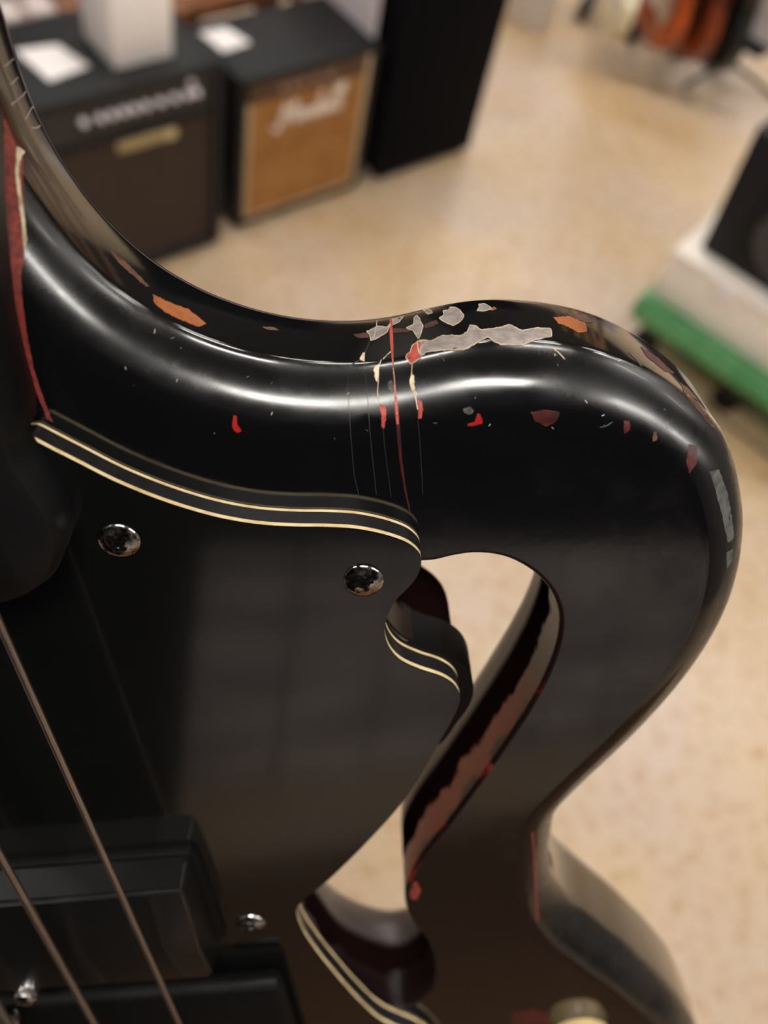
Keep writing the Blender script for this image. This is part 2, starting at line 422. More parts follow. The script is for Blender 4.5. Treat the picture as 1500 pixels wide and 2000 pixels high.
for (ringbase, h, ex, nz_) in ((rings[0], 0.0, RH, 1.0), (rings[-1], -T, RHB, -1.0)):
    hr, hl = holes_at(ex, h)
    b1 = len(verts); verts += hr; b2 = len(verts); verts += hl
    idx = list(range(ringbase, ringbase + NOUT)) + list(range(b1, b1 + len(hr))) + list(range(b2, b2 + len(hl)))
    polys = [[Vector((verts[q][0], verts[q][1], 0)) for q in rg] for rg in (range(ringbase, ringbase + NOUT), range(b1, b1 + len(hr)), range(b2, b2 + len(hl)))]
    for tri in tessellate_polygon(polys):
        f = [idx[q] for q in tri]
        A, B, D = (verts[q] for q in f)
        c = (B[0] - A[0]) * (D[1] - A[1]) - (B[1] - A[1]) * (D[0] - A[0])
        if abs(c) < 1e-14: continue
        if c * nz_ < 0: f = f[::-1]
        faces.append(tuple(f)); lnor += [np.array([0, 0, nz_])] * 3
# outer faces: make winding agree with the normals
def finish(name, verts, faces, lnor, m):
    ff, ll, k = [], [], 0
    for f in faces:
        nn = lnor[k:k + len(f)]; k += len(f)
        a, b, c = (np.array(verts[q]) for q in f[:3]); g = np.cross(b - a, c - b)
        if g @ sum(nn) < 0: f = f[::-1]; nn = nn[::-1]
        ff.append(tuple(f)); ll += nn
    me = bpy.data.meshes.new(name); me.from_pydata([tuple(map(float, v)) for v in verts], [], ff); me.update()
    for p in me.polygons: p.use_smooth = True
    me.normals_split_custom_set([tuple(map(float, n)) for n in ll])
    return link(name, me, m)
body = gpart(finish('body', verts, faces, lnor, LACQ))
BV = BVHTree.FromPolygons([Vector(map(float, v)) for v in verts], faces)

# walls of the openings
def hole_wall(mirror):
    vs, fs, ln = [], [], []
    prof = [(RH * (1 - math.sin(a)), -RH * (1 - math.cos(a)), math.cos(a), math.sin(a)) for a in [0, .4, .8, 1.2, math.pi / 2]]
    prof += [(0, -.006, 0, 1), (0, -.012, 0, 1), (0, -.018, 0, 1), (0, -T + RHB, 0, 1)]
    prof += [(RHB * (1 - math.cos(a)), -T + RHB * (1 - math.sin(a)), -math.sin(a), math.cos(a)) for a in [.15, .3, .45, .6, .75, .9, 1.2, math.pi / 2]]
    n = len(HOLE)
    sg = -1 if mirror else 1
    nr = []
    for ex, h, nzv, nin in prof:
        for p, q in zip(HOLE, NH):
            x, y = p + ex * q
            vs.append(np.array([2 * CX - x if mirror else x, y, h])); nr.append(np.array([-q[0] * nin * sg, -q[1] * nin, nzv]))
    for k in range(len(prof) - 1):
        for i in range(n):
            j = (i + 1) % n
            f = (k * n + i, k * n + j, k * n + n + j, k * n + n + i); fs.append(f); ln += [nr[q] for q in f]
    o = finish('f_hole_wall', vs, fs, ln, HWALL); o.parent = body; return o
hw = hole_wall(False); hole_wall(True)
hw['label'] = 'dark red inner wall of the f-shaped opening'

# ---- pickguard: cream, black and cream plies under a black face
PGH = .0053
PGR = [np.array(q) for q in ((CX, .0400), (-.060, .0402), (-.0485, .0388))] + [lhit(*p, h=PGH) for p in
      [(85, 872), (150, 905), (215, 938), (280, 966), (350, 991), (425, 1012), (500, 1025), (570, 1030), (640, 1031), (700, 1035), (760, 1048), (800, 1064), (821, 1085),
       (822, 1105), (812, 1130), (793, 1152), (775, 1170), (758, 1200), (751, 1232), (760, 1265), (782, 1290), (820, 1308), (862, 1322), (886, 1337), (898, 1358), (893, 1385),
       (865, 1437), (800, 1548), (740, 1620), (640, 1720), (597, 1755), (580, 1775), (588, 1812), (615, 1855), (655, 1905), (700, 1955), (745, 1995)]] + \
      [np.array(q) for q in ((.001, -.170), (.006, -.190), (.0, -.215), (-.030, -.232), (CX, -.235))]
pg = resample(spline(PGR[:3], 2)[:-1] + spline(PGR[2:], 7), .0009); pg[0][0] = CX; pg[-1][0] = CX
PG = pg + mir(pg)[::-1][1:-1]
def slab(name, P, h0, h1, m, bev=0.0, parent=None, keep=None):
    bm = bmesh.new(); n = len(P)
    def ringv(h, inset):
        Nn = normals2(P, True)
        return [bm.verts.new((p[0] - inset * q[0], p[1] - inset * q[1], h)) for p, q in zip(P, Nn)]
    lv = [ringv(h0, 0)]
    if bev: lv += [ringv(h1 - bev, 0), ringv(h1 - bev * .3, bev * .3), ringv(h1, bev)]
    else: lv += [ringv(h1, 0)]
    for a, b in zip(lv[:-1], lv[1:]):
        for i in range(n): bm.faces.new((a[i], a[(i + 1) % n], b[(i + 1) % n], b[i]))
    for rg in (lv[0], lv[-1]):
        for tri in tessellate_polygon([[Vector((v.co.x, v.co.y, 0)) for v in rg]]):
            try: bm.faces.new([rg[q] for q in tri])
            except ValueError: pass
    return obj(name, bm, m, parent, smooth=35)
pgt = gpart(slab('pickguard', PG, PGH - .0003, PGH, PGBLACK))
pgt['label'] = 'black three-ply pickguard with cream edge lines'
for nm, a, b, m in (('cream_ply', 0.0, .0007, CREAM), ('black_ply', .0007, PGH - .0012, PGCORE), ('cream_ply', PGH - .0012, PGH - .0003, CREAM)):
    o = slab(nm, PG, a, b, m); o.parent = pgt
# black block under the pickguard's notch, standing proud into the opening
TAB = [(.0020, -.004), (.0022, -.009), (.0050, -.0150), (.0105, -.0180), (.0150, -.0205), (.0182, -.0245), (.0194, -.0300), (.0188, -.0345), (.0160, -.0400), (.0100, -.0480), (-.004, -.040), (-.006, -.010)]
tab = resample(spline(TAB, 8, True) + [np.array(TAB[0])], .0008)[:-1]
o = slab('pickguard_backing', tab, -.0095, -.00002, BACKING); o.parent = pgt
o = slab('pickguard_backing', mir(tab)[::-1], -.0095, -.00002, BACKING); o.parent = pgt

# ---- screws
def screw_mesh():
    bm = bmesh.new()
    lathe(bm, [(.0035, 0), (.0036, .00015), (.0035, .00035), (.0030, .00062), (.0022, .00088), (.0012, .00102), (.0010, .0006), (0, .0003)], 32)
    return bm
def screw(x, y):
    u, v = lhit(x, y, PGH)
    o = gpart(obj('screw', screw_mesh(), CHROME, smooth=60)); o.location = Vector((u, v, PGH)) - Vector(ORG)
    o.rotation_euler = (0, 0, random.uniform(0, 1.5))
    bm = bmesh.new()
    for a in (0, math.pi / 2):
        box(bm, -.0018, .0018, -.00040, .00040, .0002, .00108, mtx=Matrix.Rotation(a, 4, 'Z'))
    s = obj('cross_slot', bm, BRIDGEM, o)
for p in ((233, 1055), (710, 1133), (490, 1803)): screw(*p)

# ---- neck heel and fingerboard end
NKP = [tuple(lhit(*p)) for p in ((7, 230), (9, 330), (14, 430), (21, 520), (32, 605), (50, 690), (70, 762))]
NK = [(CX, .165), (-.0415, .165), (-.0402, .125)] + NKP + [(-.0480, .0405), (-.0465, .0340), (-.0455, .0290),
      (-.0462, .0230), (-.0500, .0165), (-.0560, .0130), (-.0640, .0118), (CX, .0115)]
nk = resample(spline([np.array(q) for q in NK[1:-1]], 8), .0012)
nk = [np.array(NK[0])] + nk + [np.array(NK[-1])]
gpart(slab('neck', nk + mir(nk)[::-1][1:-1], .0054, .0150, DARKPLASTIC, bev=.004))
fb = [np.array(q) for q in ((CX, .165), (-.0560, .165), (-.0570, .060), (-.0590, .020), (-.0640, .0150), (CX, .0140))]
gpart(slab('fingerboard', fb + mir(fb)[::-1][1:-1], .0151, .0185, GREYPLASTIC, bev=.0012))
hl = [np.array(q) for q in ((CX, .165), (-.0415, .165), (-.0402, .125), *NKP, (-.0480, .0412), (CX, .0408))]
gpart(slab('neck_heel', hl + mir(hl)[::-1][1:-1], .00003, .0054, DARKPLASTIC))

# ---- wound strings
def wound(u, h, r, v0, v1):
    pitch = .00034; nseg = int((v0 - v1) / (pitch / 2)); n = 10
    vs, fs = [], []
    for k in range(nseg + 1):
        rr = r * (1.05 if k % 2 else .90); y = v0 + (v1 - v0) * k / nseg
        for i in range(n): vs.append((u + rr * math.cos(2 * math.pi * i / n), y + .00017 * math.sin(2 * math.pi * i / n), h + rr * math.sin(2 * math.pi * i / n)))
    for k in range(nseg):
        for i in range(n): fs.append((k * n + i, k * n + (i + 1) % n, (k + 1) * n + (i + 1) % n, (k + 1) * n + i))
    me = bpy.data.meshes.new('string'); me.from_pydata(vs, [], fs); me.update()
    for p in me.polygons: p.use_smooth = True
    return gpart(link('string', me, STRINGM))
SH = .021
u1 = lhit(175, 1610, SH)[0]; u2 = lhit(95, 1840, SH)[0]; du = u1 - u2
for u, r in ((u1, .00068), (u2, .00085), (u2 - du, .0011), (u2 - 2 * du, .0013)):
    wound(u, SH, r, .165, -.245)

# ---- pickup and bridge
def glocal(o): return gpart(o)
def bar(name, prof, ua, ub, m, bev=.0012):          # a profile (v, h) run along the strings' cross direction
    bm = bmesh.new()
    A = [bm.verts.new((ua, v, h)) for v, h in prof]; B = [bm.verts.new((ub, v, h)) for v, h in prof]; n = len(prof)
    for i in range(n): bm.faces.new((A[i], A[(i + 1) % n], B[(i + 1) % n], B[i]))
    bm.faces.new(A); bm.faces.new(B[::-1])
    bmesh.ops.bevel(bm, geom=bm.edges[:], offset=bev, segments=3, affect='EDGES')
    return obj(name, bm, m, smooth=30)
pu = glocal(bar('pickup_cover', [(-.0695, PGH), (-.0700, .0153), (-.0888, .0176), (-.1045, .0166), (-.1050, PGH)], 2 * CX + .0465, -.0465, PICKM, .0009))
bs = slab('pickup_base', [np.array(q) for q in ((-.0460, -.0685), (-.0446, -.0705), (-.0446, -.1040), (-.0460, -.1060), (2 * CX + .0460, -.1060), (2 * CX + .0446, -.1040), (2 * CX + .0446, -.0705), (2 * CX + .0460, -.0685))], PGH, .0072, BRIDGEM, bev=.0006); bs.parent = pu
bc = glocal(boxo('bridge_cover', (2 * CX + .033, -.0330, -.190, -.1200, PGH, .0120), BRIDGEM, bev=.003, seg=4))
lip = boxo('cover_lip', (-.0460, -.0340, -.1198, -.1188, .0100, .0112), GREYPLASTIC, bev=.0004); lip.parent = bc
for (x, y, r) in ((50, 1945, .0028), (12, 1998, .0030)):
    u, v = lhit(x, y, .0175)
    bm = bmesh.new(); lathe(bm, [(r, -.002), (r, .0), (r * .8, .0012), (0, .0018)], 20)
    s = obj('bridge_screw', bm, CHROME, smooth=50); gpart(s); s.location = Vector((u, v, .0175)) - Vector(ORG)
u, v = lhit(1140, 2058, .006)
bm = bmesh.new(); lathe(bm, [(.0085, -.006), (.0088, -.002), (.0080, 0), (.006, .0006), (0, .0008)], 32)
s = obj('control_knob', bm, mat('cream_knob', srgb(205, 180, 130), .3), smooth=50); gpart(s); s.location = Vector((u, v, .006)) - Vector(ORG)

# ---- paint chips, cracks and scuffs on the body
def onbody(x, y, off=.00004):
    r = lray(x, y)
    loc, n, i, d = BV.ray_cast(Vector(CL), Vector(r))
    if loc is None: return None
    if n.dot(Vector(r)) > 0: n = -n
    return loc + n * off
GREYC = mat('chip_grey_primer', srgb(150, 138, 132), .45, noise=(700, srgb(118, 108, 104), .35, .65))
REDC = mat('chip_red', srgb(176, 66, 56), .5, noise=(500, srgb(132, 42, 36), .4, .65))
BRED = mat('chip_bright_red', srgb(152, 26, 24), .45)
DRED = mat('chip_dark_red', srgb(78, 22, 20), .45, noise=(500, srgb(46, 18, 16), .4, .6))
REDWOOD = mat('bare_red_edge', srgb(142, 52, 40), .7, noise=(900, srgb(96, 34, 28), .35, .65))
ORNG = mat('chip_orange', srgb(150, 80, 18), .45, noise=(300, srgb(118, 60, 14), .45, .65))
CREAMC = mat('chip_cream', srgb(205, 192, 160), .5, noise=(600, srgb(160, 140, 105), .45, .65))
BROWNC = mat('chip_brown', srgb(96, 58, 34), .45, noise=(500, srgb(60, 34, 22), .4, .6))
SCUFF = mat('scuff_grey', srgb(84, 84, 82), .6, noise=(600, srgb(34, 34, 34), .4, .7))
DLINE = mat('crack_dark', srgb(44, 42, 42), .4)
WLINE = mat('crack_pale', srgb(190, 178, 182), .4)
def chip_mesh(poly, off, border=0.0):
    P = resample([np.array(p, float) for p in poly] + [np.array(poly[0], float)], 4)[:-1]
    rj = [p + np.array([random.uniform(-.9, .9), random.uniform(-.9, .9)]) for p in P]
    P = rj
    xs = [p[0] for p in P]; ys = [p[1] for p in P]
    pts = [Vector(p) for p in P]; n = len(pts)
    gx = np.arange(min(xs), max(xs), 7); gy = np.arange(min(ys), max(ys), 7)
    def inside(x, y):
        c = False
        for i in range(n):
            a, b = P[i - 1], P[i]
            if (a[1] > y) != (b[1] > y) and x < (b[0] - a[0]) * (y - a[1]) / (b[1] - a[1]) + a[0]: c = not c
        return c
    for x in gx:
        for y in gy:
            if inside(x, y) and min((p[0] - x) ** 2 + (p[1] - y) ** 2 for p in P) > 9: pts.append(Vector((x, y)))
    V, _, Fc, *_r = delaunay_2d_cdt(pts, [], [list(range(n))], 1, 1e-4)
    W3 = [onbody(v.x, v.y, off) for v in V]
    bm = bmesh.new(); bv = [bm.verts.new(q) if q is not None else None for q in W3]
    for f in Fc:
        if all(bv[q] is not None for q in f):
            if max((bv[f[0]].co - bv[q].co).length for q in f) > .012: continue
            try: bm.faces.new([bv[q] for q in f])
            except ValueError: pass
    if border:
        ribbon(bm, P + [P[0]], border, 1, off + .00004)
    for v in [v for v in bm.verts if not v.link_faces]: bm.verts.remove(v)
    return bm
def ribbon(bm, pl, wpx, mi=0, off=.00006):
    P = resample([np.array(p, float) for p in pl], 4); prev = None
    for i, p in enumerate(P):
        t = nz(P[min(i + 1, len(P) - 1)] - P[max(i - 1, 0)]); q = np.array([-t[1], t[0]])
        w_ = wpx(i / (len(P) - 1)) if callable(wpx) else wpx
        a = onbody(*(p + q * w_ / 2), off); b = onbody(*(p - q * w_ / 2), off)
        if a is None or b is None: prev = None; continue
        cur = (bm.verts.new(a), bm.verts.new(b))
        if prev and (prev[0].co - cur[0].co).length < .01:
            f = bm.faces.new((prev[0], cur[0], cur[1], prev[1])); f.material_index = mi
        prev = cur
def chip(poly, m, border=0.0, bm_=None, name='paint_chip', off=.00004):
    bm = chip_mesh(poly, off, border)
    o = obj(name, bm, [m, bm_ or CREAMC]); o.parent = body; return o
def crack(pl, wpx, m, name='lacquer_crack'):
    bm = bmesh.new(); ribbon(bm, pl, wpx); o = obj(name, bm, m); o.parent = body; return o
chip([(8, 230), (22, 262), (34, 292), (44, 310), (44, 360), (46, 410), (50, 455), (48, 500), (40, 540), (44, 590), (52, 650), (66, 720), (84, 775), (104, 826), (92, 818), (70, 765), (50, 690), (32, 610), (20, 520), (13, 420), (8, 320)], REDWOOD)
chip([(30, 286), (48, 296), (38, 312), (35, 335), (39, 372), (46, 415), (52, 470), (46, 490), (42, 440), (34, 385), (28, 340), (30, 310)], CREAMC, off=.00016)
chip([(814, 667), (823, 664), (841, 667), (860, 657), (878, 655), (900, 657), (914, 648), (918, 635), (932, 638), (936, 645), (960, 643), (982, 639), (995, 634), (1020, 646), (1050, 641),
      (1076, 642), (1078, 658), (1044, 664), (1020, 674), (978, 674), (966, 668), (952, 658), (932, 669), (916, 680), (900, 685), (878, 684), (855, 685), (832, 689), (824, 696), (818, 688), (816, 678)], GREYC, 1.6)
chip([(814, 668), (830, 668), (822, 680), (820, 690), (824, 697), (812, 706), (802, 712), (791, 697), (803, 687), (804, 676)], REDC, 1.2)
chip([(814, 617), (820, 624), (827, 638), (822, 655), (818, 663), (812, 655), (807, 646), (792, 641), (808, 635), (808, 622)], GREYC, 1.5)
chip([(716, 648), (738, 637), (755, 640), (764, 632), (756, 650), (740, 660), (724, 667), (722, 655)], GREYC, 1.5)
chip([(767, 624), (790, 618), (778, 630), (767, 637)], GREYC, 1.2)
chip([(880, 600), (893, 602), (907, 617), (898, 630), (885, 637), (872, 632), (856, 622), (868, 616), (864, 607), (876, 606)], GREYC, 1.5)
chip([(935, 595), (948, 594), (962, 603), (945, 609), (930, 608), (936, 601)], GREYC, 1.3)
chip([(826, 606), (838, 604), (846, 612), (836, 615)], GREYC, 1.2)
chip([(690, 653), (716, 650), (722, 660), (700, 661)], DRED)
chip([(769, 641), (796, 643), (802, 648), (769, 651)], DRED)
chip([(828, 634), (850, 626), (858, 632), (831, 643)], DRED)
chip([(963, 600), (972, 603), (964, 607), (958, 606)], ORNG)
chip([(815, 781), (824, 783), (826, 800), (823, 817), (816, 818), (817, 800)], REDC)
chip([(739, 790), (753, 792), (754, 815), (750, 838), (745, 834), (745, 810)], REDC)
chip([(733, 716), (740, 711), (739, 735), (736, 748), (732, 735), (730, 722)], CREAMC)
chip([(803, 728), (809, 735), (810, 760), (815, 772), (808, 770), (802, 755), (800, 740)], CREAMC)
chip([(708, 690), (713, 687), (713, 709), (702, 702)], CREAMC)
chip([(757, 748), (764, 742), (770, 752), (768, 768), (760, 760)], SCUFF)
chip([(456, 811), (463, 812), (464, 830), (473, 841), (463, 846), (453, 834)], BRED)
chip([(912, 828), (926, 824), (934, 806), (941, 815), (943, 827), (926, 832), (914, 832)], BRED)
chip([(905, 798), (918, 794), (926, 802), (918, 810), (907, 807)], SCUFF)
chip([(1038, 806), (1060, 800), (1094, 805), (1086, 823), (1066, 832), (1045, 821)], DRED, 1.2, BROWNC)
chip([(1218, 822), (1229, 822), (1231, 838), (1219, 848)], DRED)
chip([(1276, 844), (1282, 842), (1284, 858), (1274, 864)], BROWNC)
chip([(1345, 868), (1362, 870), (1360, 905), (1346, 925), (1340, 902)], DRED)
chip([(1386, 922), (1404, 916), (1420, 960), (1431, 1020), (1434, 1052), (1421, 1060), (1411, 1010), (1398, 962)], SCUFF)
chip([(1418, 1080), (1432, 1072), (1430, 1095), (1420, 1112)], SCUFF)
chip([(1080, 620), (1110, 617), (1143, 631), (1147, 648), (1131, 651), (1112, 640), (1090, 631)], ORNG)
chip([(298, 575), (330, 590), (370, 605), (404, 633), (386, 638), (350, 624), (322, 610), (301, 592)], ORNG)
chip([(1328, 746), (1350, 764), (1374, 796), (1398, 836), (1390, 834), (1360, 798), (1336, 768)], BROWNC)
chip([(1250, 676), (1286, 700), (1318, 730), (1300, 726), (1262, 696)], DRED)
crack([(763, 622), (765, 665), (768, 720), (772, 770), (777, 830)], lambda t: 4 + 2.5 * math.sin(t * 9), REDC)
crack([(777, 828), (783, 900), (792, 960), (801, 1000)], lambda t: 7.5 - 5 * t, DRED)
crack([(766, 700), (771, 745), (774, 790), (777, 830)], 1.3, CREAMC)
crack([(805, 712), (803, 745), (811, 772), (816, 800)], 1.8, CREAMC)
crack([(745, 703), (740, 715), (739, 745), (737, 765), (741, 790)], 1.4, CREAMC)
crack([(748, 702), (760, 690), (768, 684)], 1.8, CREAMC)
crack([(722, 667), (713, 690), (712, 720), (716, 760), (720, 800), (723, 850), (735, 965)], 1.4, DLINE)
crack([(704, 703), (686, 712), (678, 745), (682, 800), (685, 850), (692, 930), (702, 972)], 1.4, DLINE)
crack([(748, 835), (752, 880), (764, 970)], 1.2, DLINE)
crack([(816, 820), (820, 860), (826, 965)], 1.2, DLINE)
crack([(730, 662), (735, 640), (737, 622)], 1.2, WLINE)
for pl in ([(8, 130), (23, 118), (26, 114)], [(20, 165), (35, 151)], [(21, 205), (46, 185), (50, 178)], [(49, 233), (58, 216), (65, 207)], [(61, 250), (71, 250), (79, 245)]):
    crack(pl, 1.4, WLINE)
crack([(1082, 682), (1092, 690), (1103, 702)], 1.6, CREAMC, 'scratch')
crack([(1228, 688), (1240, 700), (1253, 716)], 1.4, SCUFF, 'scratch')
crack([(1172, 834), (1184, 832), (1196, 824)], 2.0, SCUFF, 'scratch')
chip([(800, 1725), (814, 1722), (822, 1738), (814, 1758), (802, 1755)], REDWOOD)
crack([(1040, 1625), (1044, 1680), (1046, 1740), (1050, 1800)], 3.2, REDWOOD)
chip([(212, 486), (236, 504), (262, 528), (292, 560), (284, 560), (254, 534), (226, 508)], BROWNC)  # thin brown streak along the upper-left rim
chip([(512, 638), (536, 640), (546, 645), (524, 645)], BROWNC)
chip([(1105, 612), (1130, 614), (1160, 628), (1150, 632), (1122, 622)], BROWNC)
for i in range(34):                          # fine nicks in the film
    x = random.uniform(180, 1380); y = random.uniform(690, 860) if x > 420 else random.uniform(640, 760)
    a = random.uniform(0, 6.28); l = random.uniform(3, 9)
    if onbody(x, y) is not None: crack([(x, y), (x + l * math.cos(a), y + l * math.sin(a))], random.uniform(.9, 1.8), random.choice((SCUFF, SCUFF, WLINE)), 'scratch')
chip([(1000, 1978), (1040, 1970), (1078, 1980), (1070, 2004), (1004, 2004)], DRED)

# ---- stand that carries the bass (below the frame)
BLK = mat('black_metal', srgb(18, 18, 19), .45)
base_w = org_w
gs = empty('guitar_stand', (base_w[0], base_w[1] + .06, 0), 0, 'black tubular floor stand carrying the glossy black bass', 'stand')
bz = base_w[2]
bm = bmesh.new(); cyl(bm, (0, 0, .12), (0, 0, bz - .06), .014); obj('pole', bm, BLK, gs, smooth=50)
for a in (.5, 2.6, 4.7):
    bm = bmesh.new(); tube(bm, [(0, 0, .16), (.12 * math.cos(a), .12 * math.sin(a), .10), (.26 * math.cos(a), .26 * math.sin(a), .012)], .010); obj('leg', bm, BLK, gs, smooth=60)
for s in (-1, 1):
    bm = bmesh.new(); tube(bm, [(0, 0, bz - .06), (s * .06, -.03, bz - .035), (s * .06, -.10, bz - .035), (s * .06, -.12, bz - .01)], .008); obj('cradle_arm', bm, BLK, gs, smooth=60)

# ------------------------------------------------------------------ the shop behind: materials
TOLEX = mat('black_tolex', srgb(32, 32, 33), .6, spec=.35, noise=(90, srgb(24, 24, 25), .4, .6))
PANELD = mat('dark_control_panel', srgb(36, 34, 36), .45)
BROWNG = mat('dark_brown_grille', srgb(62, 46, 36), .85, noise=(180, srgb(50, 37, 29), .4, .6))
GOLDG = mat('gold_brown_grille', srgb(168, 118, 62), .75, noise=(14, srgb(150, 100, 48), .35, .65))
GOLDP = mat('brown_gold_panel', srgb(82, 54, 34), .45)
PIPE = mat('cream_piping', srgb(190, 165, 130), .6)
SILVER = mat('silver_knob', srgb(250, 240, 244), .3)
DIMKNOB = mat('dim_gold_knob', srgb(150, 118, 100), .4, metal=.3)
PLATE = mat('cream_logo_plate', srgb(170, 150, 108), .5)
LOGO = mat('white_script', srgb(238, 222, 206), .5)
PAPER = mat('white_card', srgb(246, 240, 238), .6)
WHITEBOX = mat('white_cardboard', srgb(250, 242, 236), .7)
WOOD = mat('orange_brown_wood', srgb(128, 78, 40), .5, noise=(12, srgb(100, 58, 30), .4, .6))
TAN = mat('tan_wood', srgb(186, 142, 84), .5, noise=(10, srgb(160, 116, 62), .4, .6))
PALE = mat('pale_pedal', srgb(205, 190, 184), .4)
DKGREY = mat('dark_grey', srgb(58, 56, 56), .5)
PAB = mat('navy_black_cabinet', srgb(13, 13, 18), .85, spec=.15)
MESH = mat('speaker_mesh', srgb(11, 11, 15), .9, spec=.1)

EV = np.array([.631, .776, 0]); EV /= np.linalg.norm(EV); AZ = math.atan2(EV[1], EV[0])
def amp_pt(o, s, n, z=0.0):       # along the amps' front, out of it, up
    p = np.array(o) + EV * s + np.array([EV[1], -EV[0], 0]) * n; return (p[0], p[1], z)
OM = np.array([-.507, 1.616, 0]); OL = np.array([-.525, 1.562, 0])
# in an amp's own axes: x along the front, y to the back, z up
def cabinet(t, x0, x1, d, h, fr, m, zf=None):
    """hollow-fronted box: top, bottom, two sides and back board, each bevelled"""
    for nm, dims in (('side_panel', (x0, x0 + fr, 0, d, 0.012, h)), ('side_panel', (x1 - fr, x1, 0, d, 0.012, h)),
                     ('top_panel', (x0 + fr, x1 - fr, 0, d, h - fr, h)), ('bottom_panel', (x0 + fr, x1 - fr, 0, d, .012, .012 + fr)),
                     ('back_panel', (x0 + fr, x1 - fr, d - .012, d, .012 + fr, h - fr))):
        boxo(nm, dims, m, t, bev=.004)
    for x in (x0 + .04, x1 - .04):
        for y in (.04, d - .04):
            bm = bmesh.new(); cyl(bm, (x, y, 0), (x, y, .0125), .014); obj('foot', bm, DARKPLASTIC, t)
def knob(t, x, y, z, r, m, ln=.014):
    bm = bmesh.new(); lathe(bm, [(0, 0), (r, 0), (r, ln * .4), (r * .92, ln * .7), (r * .65, ln * .92), (r * .3, ln), (0, ln * 1.02)], 20, Matrix.Translation((x, y, z)) @ Matrix.Rotation(math.pi / 2, 4, 'X'))
    return obj('knob', bm, m, t, smooth=40)

# ---- brown-fronted combo amp
a1 = empty('combo_amp', tuple(OL), AZ, 'dark combo amplifier with brown grille cloth and a row of silver knobs', 'amplifier')
cabinet(a1, -.430, 0, .25, .44, .018, TOLEX)
gr = boxo('grille', (-.412, -.018, .012, .020, .030, .335), BROWNG, a1)
pn = boxo('control_panel', (-.412, -.018, .010, .022, .343, .422), PANELD, a1)
o = boxo('panel_trim', (-.412, -.018, .004, .010, .335, .343), TOLEX, pn)
for s in (-.283, -.251, -.228, -.205, -.183, -.159, -.130, -.101, -.074, -.055):
    knob(a1, s, .010, .388, .0068, SILVER)
bm = bmesh.new(); lathe(bm, [(0, 0), (.006, 0), (.006, .006), (0, .006)], 12, Matrix.Translation((-.064, .010, .410)) @ Matrix.Rotation(math.pi / 2, 4, 'X')); obj('input_jack', bm, SILVER, a1)
lp = boxo('logo_plate', (-.222, -.096, .006, .012, .303, .326), PLATE, a1, bev=.003)
bm = bmesh.new(); lathe(bm, [(0, 0), (.011, 0), (.010, .003), (0, .0035)], 16, Matrix.Translation((-.112, .006, .3145)) @ Matrix.Rotation(math.pi / 2, 4, 'X')); obj('emblem', bm, mat('pale_emblem', srgb(205, 188, 140), .4), lp)

# ---- gold-fronted practice amp with script lettering
a2 = empty('practice_amp', tuple(OM), AZ, 'black practice amplifier with gold-brown grille and white script lettering', 'amplifier')
cabinet(a2, 0, .347, .21, .372, .016, TOLEX)
gr2 = boxo('grille', (.030, .318, .004, .012, .034, .310), GOLDG, a2)
boxo('control_panel', (.024, .323, .003, .011, .314, .354), GOLDP, a2)
for nm, dims in (('piping', (.3185, .330, .001, .010, .026, .354)), ('piping', (.020, .0295, .001, .010, .034, .312)), ('piping', (.020, .318, .001, .010, .0285, .0335))):
    boxo(nm, dims, PIPE, a2, bev=.002)
for s in (.100, .125, .150, .185, .222):
    knob(a2, s, .003, .335, .0085, DIMKNOB, .010)
for x in (.0, .347):
    boxo('corner_protector', (x - .006 if x else -.002, x + .002 if x else .006, -.002, .03, .345, .374), DARKPLASTIC, a2, bev=.003)
# the script word, stroke by stroke
STROKES = [
  [(0, .10), (.05, 0), (.12, .05), (.20, .38), (.27, .72), (.31, .86), (.32, .60), (.33, .18), (.40, .45), (.50, .80), (.56, .88), (.55, .55), (.56, .20), (.62, .14)],   # M
  [(.76, .42), (.70, .44), (.66, .30), (.69, .18), (.75, .24), (.78, .42), (.77, .20), (.82, .16)],            # a
  [(.84, .22), (.87, .44), (.90, .38), (.96, .40), (.94, .20), (.98, .17)],                                        # r
  [(1.00, .22), (1.06, .46), (1.10, .30), (1.07, .16), (1.01, .18)],                                              # s
  [(1.14, .18), (1.20, .50), (1.26, .90), (1.24, .96), (1.20, .60), (1.19, .18), (1.24, .38), (1.29, .42), (1.30, .20), (1.34, .17)],   # h
  [(1.46, .42), (1.40, .44), (1.36, .30), (1.39, .18), (1.45, .24), (1.48, .42), (1.47, .20), (1.52, .17)],  # a
  [(1.54, .20), (1.60, .60), (1.66, .98), (1.62, 1.0), (1.59, .55), (1.59, .20), (1.64, .17)],               # l
  [(1.68, .20), (1.74, .60), (1.82, 1.06), (1.77, 1.08), (1.73, .55), (1.73, .20), (1.80, .24)],             # l
]
lg = None
for st in STROKES:
    bm = bmesh.new()
    pts = spline([(p[0], p[1], 0) for p in st], 5)
    tube(bm, [(.084 + p[0] * .098, .000, .240 + p[1] * .062) for p in pts], .0046, 6)
    obj('script_letter', bm, LOGO, a2, smooth=60)

